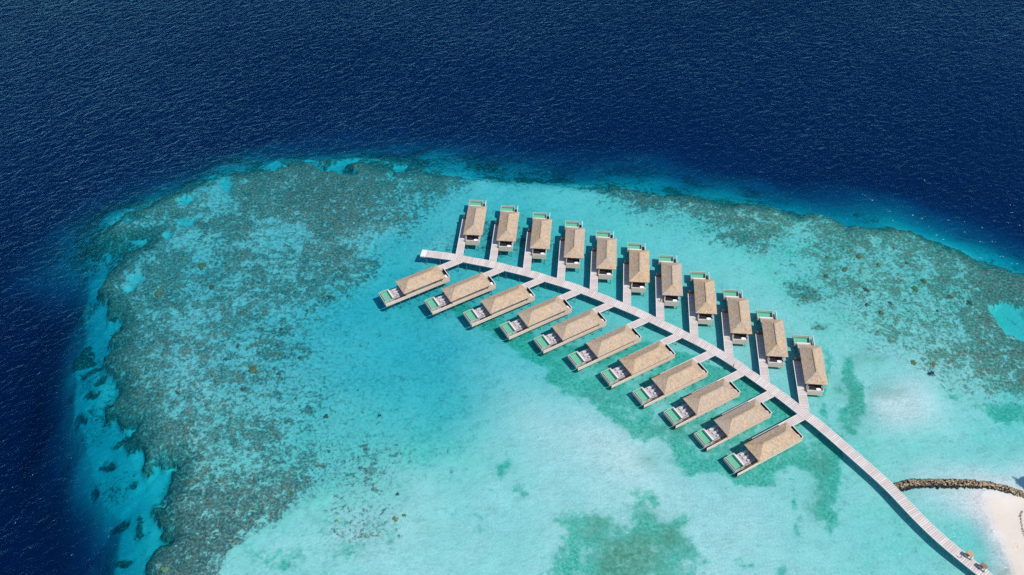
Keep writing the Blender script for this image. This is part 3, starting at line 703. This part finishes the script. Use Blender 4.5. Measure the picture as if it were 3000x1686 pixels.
def make_lounger():
    t = empty('sun_lounger', (0, 0, 0))
    f = MB(); f.box(-.34, .34, -.95, .95, .22, .28).build('frame', M['steel'], t)
    leg = MB().box(-.03, .03, -.03, .03, 0, .22).mesh('leg', M['steel'])
    for x in (-.3, .3):
        for y in (-.85, .85): o = link('leg', leg, t); o.location = (x, y, 0)
    MB().box(-.35, .35, -.97, .35, .285, .39).build('cushion', M['white'], t, .03)
    MB().bar((0, .36, .36), (0, 1.0, .72), .70, .10).build('backrest', M['white'], t, .02)
    return t
def make_table():
    t = empty('side_table', (0, 0, 0))
    MB().tube((0,0,.42), (0,0,.46), .36, .36, 18).build('table_top', M['white'], t)
    MB().tube((0,0,0), (0,0,.42), .05, .05).build('leg', M['steel'], t)
    return t
protos = {1: make_villa(1), -1: make_villa(-1)}
tubme = make_tub(1)
lounger0 = make_lounger(); table0 = make_table()
used = {1: False, -1: False}; lused = [False]; tused = [False]
def place_copy(proto, flag, key, loc, rz):
    if not flag[key]: flag[key] = True; o = proto
    else: o = copy_tree(proto)
    o.location = loc; o.rotation_euler = (0, 0, rz); return o
LOOK_UP = {0: 'grey-sided', 2: 'orange-tinged', 5: 'sandy', 10: 'tawny'}
for i, v in enumerate(VILLAS):
    up = i < 11; k = i if up else i-11; row = 'reef-edge' if up else 'lagoon-side'
    nth = ORD[k] if k < 10 else 'last'
    o = place_copy(protos[v[3]], used, v[3], (v[0], v[1], DK), v[2])
    tag(o, ('thatched water villa in the reef-edge row, %s from the jetty tip' if up else 'thatched water villa in the lagoon-side row, %s from the jetty tip') % nth, 'villa', 'thatched water villas along the jetty')
    tb = link('bathtub', tubme); tx, ty = to_world(v, 1.15, -8.1 if up else -9.25); tb.location = (tx, ty, 1.985+DK); tb.rotation_euler = (0, 0, v[2]+R(90))
    tag(tb, 'white bathtub on the jetty-facing porch of the %s villa in the %s row' % (nth, row), 'bathtub', 'bathtubs on the villa porches')
    # walkway
    y0 = ends[i]; L = WY1-y0
    wk = empty('walkway', (*to_world(v, (WX0+WX1)/2, y0), DK), v[2]); mx = v[3]; hw = (WX1-WX0)/2
    tag(wk, 'plank walkway branching off the jetty to the %s villa in the %s row' % (nth, row), 'walkway', 'plank walkways from the jetty to the villas')
    uv_box('deck', -hw, hw, 0, L, 1.72, 1.975, M['plank'], wk, mx)
    # kerbs start where the walkway leaves the jetty
    for sd in (-1, 1):
        ys = 0
        for yy in np.arange(0, 14, .1):
            q = np.array(to_world(v, (WX0+WX1)/2+sd*hw, y0+yy))
            if np.min(np.hypot(JP[:, 0]-q[0], JP[:, 1]-q[1])) > HW+.12: ys = yy; break
        MB(mx).box(sd*hw-.08, sd*hw+.08, ys, L if sd < 0 else max(ys+.3, -9.3-y0), 1.80, 2.06).build('kerb', M['kerb'], wk)
    gt = MB(mx).box(-hw+.25, -hw+.33, L-.05, L+.9, 2.0, 3.0).box(hw-.33, hw-.25, L-.05, L+.9, 2.0, 3.0).box(-hw+.3, hw-.3, L+.05, L+.15, 2.0, 3.1).box(-hw+.2, hw-.2, L-.02, L+.95, 1.75, 1.99).build('gate', M['brown'], wk)
    for yy in np.arange(3.0, L, 4.2):
        for x in (-.95, .95): p = link('pile', pm, wk); p.location = (x, yy, -.06)
    if not up:
        for lx, txt in ((-2.35, 'on the open side'), (-.95, 'nearer the stairs')):
            q = to_world(v, lx, 9.05)
            l = place_copy(lounger0, lused, 0, (q[0]+rng.uniform(-.12, .12), q[1]+rng.uniform(-.15, .15), 2.0+DK), v[2]+R(180+rng.uniform(-9, 9)))
            tag(l, 'white sun lounger %s of the terrace on the %s lagoon-side villa' % (txt, nth), 'sun lounger', 'white sun loungers on the terraces')
        q = to_world(v, .35, 9.1)
        l = place_copy(table0, tused, 0, (q[0], q[1], 2.0+DK), v[2])
        tag(l, 'small round white table on the terrace of the %s lagoon-side villa' % nth, 'table', 'small white terrace tables')

# ------------------------------------------------------------------ breakwater
BW = [(2250,1226),(2268,1221),(2295,1214),(2345,1213),(2395,1214),(2440,1215),(2490,1220),(2540,1232),(2590,1250),(2640,1272)]
BP, BS = smooth_path([gp(a, b, .5) for a, b in BW], .4)
BT = np.gradient(BP, axis=0); BT /= np.hypot(BT[:, 0], BT[:, 1])[:, None]; BN = np.stack([-BT[:, 1], BT[:, 0]], -1)
def rock_shape(r):
    bm = bmesh.new(); bmesh.ops.create_icosphere(bm, subdivisions=1, radius=1)
    for q in bm.verts: q.co *= r.uniform(.78, 1.18)
    bm.verts.ensure_lookup_table()
    v = [tuple(q.co) for q in bm.verts]; f = [tuple(q.index for q in p.verts) for p in bm.faces]; bm.free(); return v, f
shapes = [rock_shape(rng) for _ in range(8)]
m = MB()
for k in range(len(BP)):
    for _ in range(9):
        u = rng.uniform(-1, 1); off = u*1.5; size = rng.uniform(.18, .38)
        q = BP[k]+BN[k]*off+BT[k]*rng.uniform(-.3, .3)
        z = .80-1.25*abs(u)**1.7+rng.uniform(-.12, .12)
        sv, sf = shapes[rng.randrange(8)]; a = rng.uniform(0, 6.28); sx, sy, sz = size*rng.uniform(.8, 1.3), size*rng.uniform(.8, 1.2), size*rng.uniform(.6, .9)
        m.add([(q[0]+(x*math.cos(a)-y*math.sin(a))*sx, q[1]+(x*math.sin(a)+y*math.cos(a))*sy, z+zz*sz) for x, y, zz in sv], sf)
bwr = empty('breakwater', (BP[0][0], BP[0][1], 0)); tag(bwr, 'curved breakwater of heaped brown boulders from the jetty to the beach', 'breakwater')
rk = m.build('boulders', M['rock'], bwr); rk.data.transform(Matrix.Translation((-BP[0][0], -BP[0][1], 0))); tag(rk, kind='stuff')
cv, cf, cu = strip(BP, BN, BS, -1.0, 1.0, -1.2, .1); cm_ = mesh_uv('core', cv, cf, cu, M['rock']); ck = link('core', cm_, bwr); cm_.transform(Matrix.Translation((-BP[0][0], -BP[0][1], 0)))

# ------------------------------------------------------------------ coral heads that stand out one by one
CM = {'d': mat_coral('dark_coral', (.12, .105, .09), (.19, .15, .125)), 'b': mat_coral('brown_coral', (.20, .135, .075), (.32, .225, .13)), 'y': mat_coral('yellow_coral', (.24, .25, .12), (.36, .34, .16)), 'o': mat_coral('rust_coral', (.34, .20, .09), (.30, .24, .13)), 'g': mat_coral('olive_coral', (.16, .17, .07), (.26, .26, .12))}
def coral_mesh(seed, mat):
    r = random.Random(seed); bm = bmesh.new()
    for k in range(r.randint(7, 11)):
        a = r.uniform(0, 6.28); d = r.uniform(0, .72); s = r.uniform(.26, .5)*(1-.35*d)
        g = bmesh.ops.create_icosphere(bm, subdivisions=2, radius=s, matrix=Matrix.Translation((math.cos(a)*d, math.sin(a)*d, .10+.22*(1-d))))
        for q in g['verts']:
            c = Vector((math.cos(a)*d, math.sin(a)*d, .1)); q.co = c+(q.co-c)*r.uniform(.86, 1.12)
    me = bpy.data.meshes.new('coral_head'); bm.to_mesh(me); bm.free(); me.materials.append(CM[mat]); return me
CORAL = [(820,1047,9,'d','lone near-black coral head on open sand west of the lagoon'),(953,1045,7,'d','small dark coral head on the sand beside the teal lagoon'),(1000,1243,7,'d','small dark coral head on pale sand with a green fringe'),(995,1305,10,'o','rust-brown coral head on the pale sand of the lower lagoon'),(1016,1296,6,'g',None),(637,933,17,'b','large tan-brown coral head in the middle of the reef flat'),(613,979,10,'d',None),(700,940,8,'d',None),(707,828,7,'d',None),(753,900,7,'d',None),(697,868,6,'d',None),(567,903,8,'d',None),(598,870,7,'d',None),(447,988,8,'d',None),(830,747,9,'d','dark round coral head alone on teal sand west of the first lagoon-side villa'),(507,670,13,'b',None),(533,723,10,'d',None),(577,677,7,'b',None),(397,740,14,'b',None),(417,1433,12,'y','yellow-green coral head at the edge of the blue drop-off'),
(2080,646,8,'g',None),(2080,694,11,'b',None),(2210,666,10,'o',None),(2180,729,11,'d',None),(2324,706,12,'b',None),(2300,726,13,'g',None),(2280,662,8,'d',None),(2127,679,14,'b',None),(2160,646,12,'b',None),(2217,786,12,'b',None),(2240,762,9,'d',None),(2180,766,9,'d',None),(2440,762,12,'d',None),(2390,746,12,'b',None),(2360,782,8,'d',None),(2349,917,12,'o','orange-brown coral head near the blue ray'),(2301,913,11,'g',None),(734,1242,8,'g',None),(640,1275,7,'y',None),(845,1310,6,'y',None),(470,1210,9,'b',None)]
cms = {}
for x, y, r_, mt, lb in CORAL:
    q = gp(x, y, -2.2); zb = bed_z(*q); q = gp(x, y, zb+.2); zb = bed_z(*q)
    key = (mt, rng.randrange(3))
    if key not in cms: cms[key] = coral_mesh(hash(mt) % 7+key[1]*13+ord(mt), mt)
    dist = math.sqrt(q[0]**2+q[1]**2+CAMZ**2); rad = r_*K/FPX*dist*(.72 if x > 1700 else .95)
    o = link('coral_head', cms[key]); o.location = (q[0], q[1], zb-.15); o.scale = (rad*1.15, rad*1.05, min(rad*.8, max(.3, (-zb-.2)/.8))); o.rotation_euler = (0, 0, rng.uniform(0, 6.28))
    tag(o, lb or 'coral head standing out on the mottled reef flat', 'coral', 'coral heads scattered over the reef flat')

# ------------------------------------------------------------------ people
def person(D, rz, top, bottom, label, z, walk=.14, hair=(.03, .022, .018)):
    q = gp(*D, z)
    sv = [((0,0,.93),.13),((0,0,1.15),.125),((0,0,1.40),.14),((0,0,1.50),.055),((0,.01,1.58),.085),((0,.015,1.70),.088),
          ((.09,0,.90),.095),((.10,walk,.50),.062),((.10,walk*.6,.08),.045),((.10,walk*.6+.14,.03),.035),
          ((-.09,0,.90),.095),((-.10,-walk,.50),.062),((-.10,-walk*1.6,.10),.045),((-.10,-walk*1.6+.14,.05),.035),
          ((.19,0,1.40),.055),((.25,-.05,1.13),.042),((.26,.06,.88),.032),((.26,.08,.78),.028),((-.19,0,1.40),.055),((-.25,.06,1.13),.042),((-.26,.16,.90),.032),((-.26,.19,.80),.028)]
    ed = [(0,1),(1,2),(2,3),(3,4),(4,5),(0,6),(6,7),(7,8),(8,9),(0,10),(10,11),(11,12),(12,13),(2,14),(14,15),(15,16),(16,17),(2,18),(18,19),(19,20),(20,21)]
    me = bpy.data.meshes.new('person'); me.from_pydata([a for a, _ in sv], ed, [])
    o = link('person', me); o.location = (q[0], q[1], z); o.rotation_euler = (0, 0, rz)
    sk = o.modifiers.new('s', 'SKIN'); sk.use_smooth_shade = True
    for i, (_, r_) in enumerate(sv): me.skin_vertices[0].data[i].radius = (r_, r_)
    me.skin_vertices[0].data[0].use_root = True
    o.modifiers.new('u', 'SUBSURF').levels = 1; o.modifiers['u'].render_levels = 1
    t = NT('clothed_person'); zc = t.n('ShaderNodeSeparateXYZ', ins={0: t.objco()}); zz = zc.outputs[2]; ax = t.math('ABSOLUTE', zc.outputs[0])
    c = t.mix(t.math('GREATER_THAN', zz, .95), bottom, top); skin = (.42, .25, .16)
    c = t.mix(t.math('MULTIPLY', t.math('GREATER_THAN', ax, .235), t.math('LESS_THAN', zz, 1.12)), c, skin)
    c = t.mix(t.math('GREATER_THAN', zz, 1.47), c, skin); c = t.mix(t.math('LESS_THAN', zz, .1), c, skin)
    me.materials.append(t.surf(c, .8))
    hm = bmesh.new(); bmesh.ops.create_uvsphere(hm, u_segments=12, v_segments=8, radius=.108)
    for p in hm.verts: p.co.z = p.co.z*1.05+1.70; p.co.y -= .015
    bmesh.ops.delete(hm, geom=[p for p in hm.verts if p.co.z < 1.64], context='VERTS')
    he = bpy.data.meshes.new('hair'); hm.to_mesh(he); hm.free(); he.materials.append(NT('dark_hair').surf(hair, .6)); link('hair', he, o)
    tag(o, label, 'person'); return o
jang = lambda k: math.atan2(JT[k][1], JT[k][0])
person((2148/K,1076/K), R(60), (.04,.05,.11), (.03,.03,.05), 'person in dark blue clothes walking on the jetty near the ninth villas', 2.0+DK)
person((1935/K,885/K), R(-5), (.20,.08,.05), (.10,.05,.04), 'person in reddish-brown clothes on the walkway beside the seventh reef-edge villa', 1.975+DK)
person((2416,1404.5), R(120), (.85,.84,.82), (.05,.045,.09), 'person in a white shirt and dark trousers standing between the two buggies', 2.0+DK, .03)

# ------------------------------------------------------------------ two small resort buggies at the shore end of the jetty
def buggy(D, rz, canopy, seatc, label):
    q = gp(*D, 2.0+DK); t = empty('golf_buggy', (q[0], q[1], 2.0+DK), rz)
    bodym = weathered('buggy_paint', (.62, .58, .50), .08, 2, .4, .4); can = weathered('buggy_canopy', canopy, .12, 2, .6); sm = weathered('buggy_seat', seatc, .15, 3)
    b = MB(); b.box(-.55, .55, -1.05, 1.05, .28, .50); b.box(-.53, .53, -1.05, -.35, .50, .72)
    b.add([(-.5,.55,.5),(.5,.55,.5),(.5,1.05,.5),(-.5,1.05,.5),(-.45,.70,.88),(.45,.70,.88),(.42,.98,.78),(-.42,.98,.78)], [(0,1,5,4),(1,2,6,5),(2,3,7,6),(3,0,4,7),(4,5,6,7),(3,2,1,0)])
    b.build('body', bodym, t, .03)
    MB().box(-.48, .48, -.75, -.15, .72, .84).build('seat', sm, t, .03); MB().bar((0,-.75,.80), (0,-.92,1.25), .92, .1).build('backrest', sm, t, .02)
    c = MB().box(-.60, .60, -1.0, .85, 1.80, 1.86).box(-.48, .48, -.88, .73, 1.86, 1.91).build('canopy', can, t, .02)
    for x in (-.5, .5):
        for y, y2 in ((-.9,-.85), (.72,.62)): MB().tube((x, y, .5), (x, y2, 1.8), .02).build('post', M['steel'], t)
    tyre = MB().tube((-.08,0,0), (.08,0,0), .23, .23, 16).mesh('tyre', M['rubber']); rim = MB().tube((-.085,0,0), (.085,0,0), .11, .11, 10).mesh('rim', M['tub'])
    for x in (-.5, .5):
        for y in (-.7, .68):
            wq = link('wheel', tyre, t); wq.location = (x, y, .23); link('rim', rim, wq)
    MB().tube((-.2,.55,.8), (-.2,.42,1.02), .02).tube((-.2,.40,1.0), (-.2,.42,1.03), .17, .17, 14).build('steering_wheel', M['rubber'], t)
    tag(t, label, 'buggy', 'golf buggies parked at the shore end of the jetty')
kj = int(np.argmin(np.hypot(JP[:, 0]-gp(2437, 1415, 1.3)[0], JP[:, 1]-gp(2437, 1415, 1.3)[1])))
buggy((2436,1402), jang(kj)-R(90)+R(8), (.50, .33, .16), (.42, .3, .2), 'golf buggy with an orange-tan canopy on the jetty near the beach')
buggy((2471,1432), jang(kj)-R(90)-R(6), (.28, .17, .10), (.5, .36, .27), 'golf buggy with a brown canopy on the jetty at the frame corner')

# ------------------------------------------------------------------ ray, palm, wrack, foam
q = gp(2345, 939.5, -.5); bm = bmesh.new()
out = [(0,.75),(.25,.62),(.62,.30),(.98,-.02),(.60,-.22),(.26,-.52),(.1,-.62),(.04,-1.45)]
prof = [(x, y) for x, y in out]+[(-x, y) for x, y in out[::-1] if x > 0]
tp = [bm.verts.new((x, y, .02+.05*math.cos(min(1, abs(x))*1.5)-.15*abs(x)**2*(-1))) for x, y in prof]; bt = [bm.verts.new((x, y, -.03+.15*abs(x)**2)) for x, y in prof]
c1 = bm.verts.new((0, .05, .17)); c2 = bm.verts.new((0, .05, -.10)); n = len(prof)
for i in range(n):
    j = (i+1) % n; bm.faces.new((tp[i], tp[j], c1)); bm.faces.new((bt[j], bt[i], c2)); bm.faces.new((tp[j], tp[i], bt[i], bt[j]))
bmesh.ops.recalc_face_normals(bm, faces=bm.faces); me = bpy.data.meshes.new('ray'); bm.to_mesh(me); bm.free(); me.materials.append(NT('ray_skin').surf((.012, .03, .10), .5))
ry = link('ray', me); ry.location = (q[0], q[1], -.35); ry.rotation_euler = (0, 0, R(28)); ry.scale = (.95, .95, .95); tag(ry, 'dark blue ray gliding over pale sand beside the brown reef', 'ray')

def palm(D, h, label, seed):
    q = gp(*D, 1.0); r = random.Random(seed); t = empty('palm_tree', (q[0], q[1], 1.0))
    tr = MB(); p = Vector((0, 0, -.5))
    for k in range(8):
        p2 = Vector((-.10*k*k*.12, .02*k, (k+1)*h/8)); tr.tube(p, p2, .2-.012*k, .19-.012*k, 8); p = p2
    tr.build('trunk', M['pile'], t)
    lm = MB(); lv = weathered('palm_leaf', (.075, .12, .035), .35, 2, .55)
    for k in range(22):
        a = k*2.4; el = r.uniform(-.2, .9); L = r.uniform(2.4, 3.2); prev = p.copy(); d = Vector((math.cos(a)*math.cos(el), math.sin(a)*math.cos(el), math.sin(el)))
        for s in range(12):
            nx = prev+d*L/12; d = (d+Vector((0,0,-.11))).normalized(); side = d.cross(Vector((0,0,1))).normalized()
            lm.bar(prev, nx, .05, .03); wl = .75*math.sin(math.pi*(s+1)/13.5)+.1
            for sg in (-1, 1):
                for w_ in (0, .5):
                    b0 = prev+(nx-prev)*w_; tip = b0+side*sg*wl+d*.28+Vector((0,0,-.25*wl-r.uniform(0, .12)))
                    lm.add([tuple(b0), tuple(b0+d*.13), tuple(tip)], [(0,1,2)])
            prev = nx
    lm.build('crown', lv, t); tag(t, label, 'palm tree')
palm((2622,1226), 5.0, 'coconut palm at the frame edge with fronds over the breakwater end', 3)
WR = [gp(a, b, .9) for a, b in ((2572,1286),(2567,1300),(2569,1318),(2573,1335),(2577,1352))]
wp, ws = smooth_path(WR, .22); m = MB()
for k in range(len(wp)):
    for _ in range(4):
        x, y = wp[k]+np.array([rng.gauss(0, .13), rng.gauss(0, .13)]); z = bed_z(x, y)
        m.bar((x, y, z+.02), (x+rng.uniform(-.25, .25), y+rng.uniform(-.25, .25), z+.06+rng.uniform(0, .05)), .09, .05)
wr = m.build('seaweed', weathered('dry_seaweed', (.14, .10, .075), .3, 4)); tag(wr, 'dark line of washed-up seaweed along the beach', 'seaweed', kind='stuff')
FO = [(1820,75),(1430,225),(1560,315),(1810,365),(2010,380),(2120,390),(2255,430),(2360,385),(2490,265),(2480,320),(1860,425),(1735,340),(2255,540),(2360,540),(2490,705),(2415,650),(1960,520),(2530,415),(1920,490),(2255,660),(2120,470),(1360,185),(1600,378),(2460,395)]
m = MB()
for a, b in FO:
    q = gp(1717+a/3.0, 429+b/3.0, 0)
    for _ in range(2):
        x, y = q[0]+rng.gauss(0, .5), q[1]+rng.gauss(0, .15); r_ = rng.uniform(.05, .13)
        ring = [(x+math.cos(u)*r_*rng.uniform(1.0, 2.0), y+math.sin(u)*r_*rng.uniform(.5, 1), .05) for u in np.linspace(0, 6.28, 9)[:-1]]
        m.add(ring+[(x, y, .16)], [(i, (i+1) % 8, 8) for i in range(8)])
fo = m.build('foam', NT('sea_foam').surf((.70, .84, .92), .9)); tag(fo, 'scattered white foam flecks on the deep blue water', 'foam', kind='stuff')

# ------------------------------------------------------------------ light, sky, camera
AZ, EL = R(-37), R(56)
wd = bpy.data.worlds.new('World'); scn.world = wd; wd.use_nodes = True
nt = wd.node_tree; bg = nt.nodes['Background']; sky = nt.nodes.new('ShaderNodeTexSky'); sky.sky_type = 'NISHITA'; sky.sun_disc = False
sky.sun_elevation = EL; sky.sun_rotation = R(90)-AZ; sky.altitude = 0; sky.air_density = 1.0; sky.dust_density = .15; sky.ozone_density = 2.5
nt.links.new(sky.outputs[0], bg.inputs[0]); bg.inputs[1].default_value = .145
sl = bpy.data.lights.new('sun', 'SUN'); sl.energy = 4.1; sl.angle = R(.9); sl.color = (1, .955, .90)
so = link('sun', sl); so.location = (100, 0, 300)
so.rotation_euler = Vector((-math.cos(EL)*math.cos(AZ), -math.cos(EL)*math.sin(AZ), -math.sin(EL))).to_track_quat('-Z', 'Y').to_euler()
cam = bpy.data.cameras.new('camera'); cam.sensor_width = 36; cam.lens = FPX/3000*36; cam.clip_start = 1; cam.clip_end = 30000
co = link('camera', cam)
Rv, Uv, Fv = Vector((1,0,0)), Vector((0, sp_, cp)), Vector((0, cp, -sp_))
R2 = Rv*cr+Uv*sr; U2 = -Rv*sr+Uv*cr
co.matrix_world = Matrix(((R2.x, U2.x, -Fv.x, 0), (R2.y, U2.y, -Fv.y, 0), (R2.z, U2.z, -Fv.z, CAMZ), (0, 0, 0, 1)))
scn.camera = co
scn.view_settings.view_transform = 'Standard'; scn.view_settings.look = 'None'; scn.view_settings.exposure = 0; scn.view_settings.gamma = 1
cy = scn.cycles; cy.max_bounces = 6; cy.diffuse_bounces = 2; cy.glossy_bounces = 2; cy.transmission_bounces = 2; cy.volume_bounces = 0; cy.transparent_max_bounces = 12
cy.caustics_reflective = False; cy.caustics_refractive = False; cy.use_denoising = False; cy.use_adaptive_sampling = False; cy.sample_clamp_direct = 1.7; cy.sample_clamp_indirect = 1.5
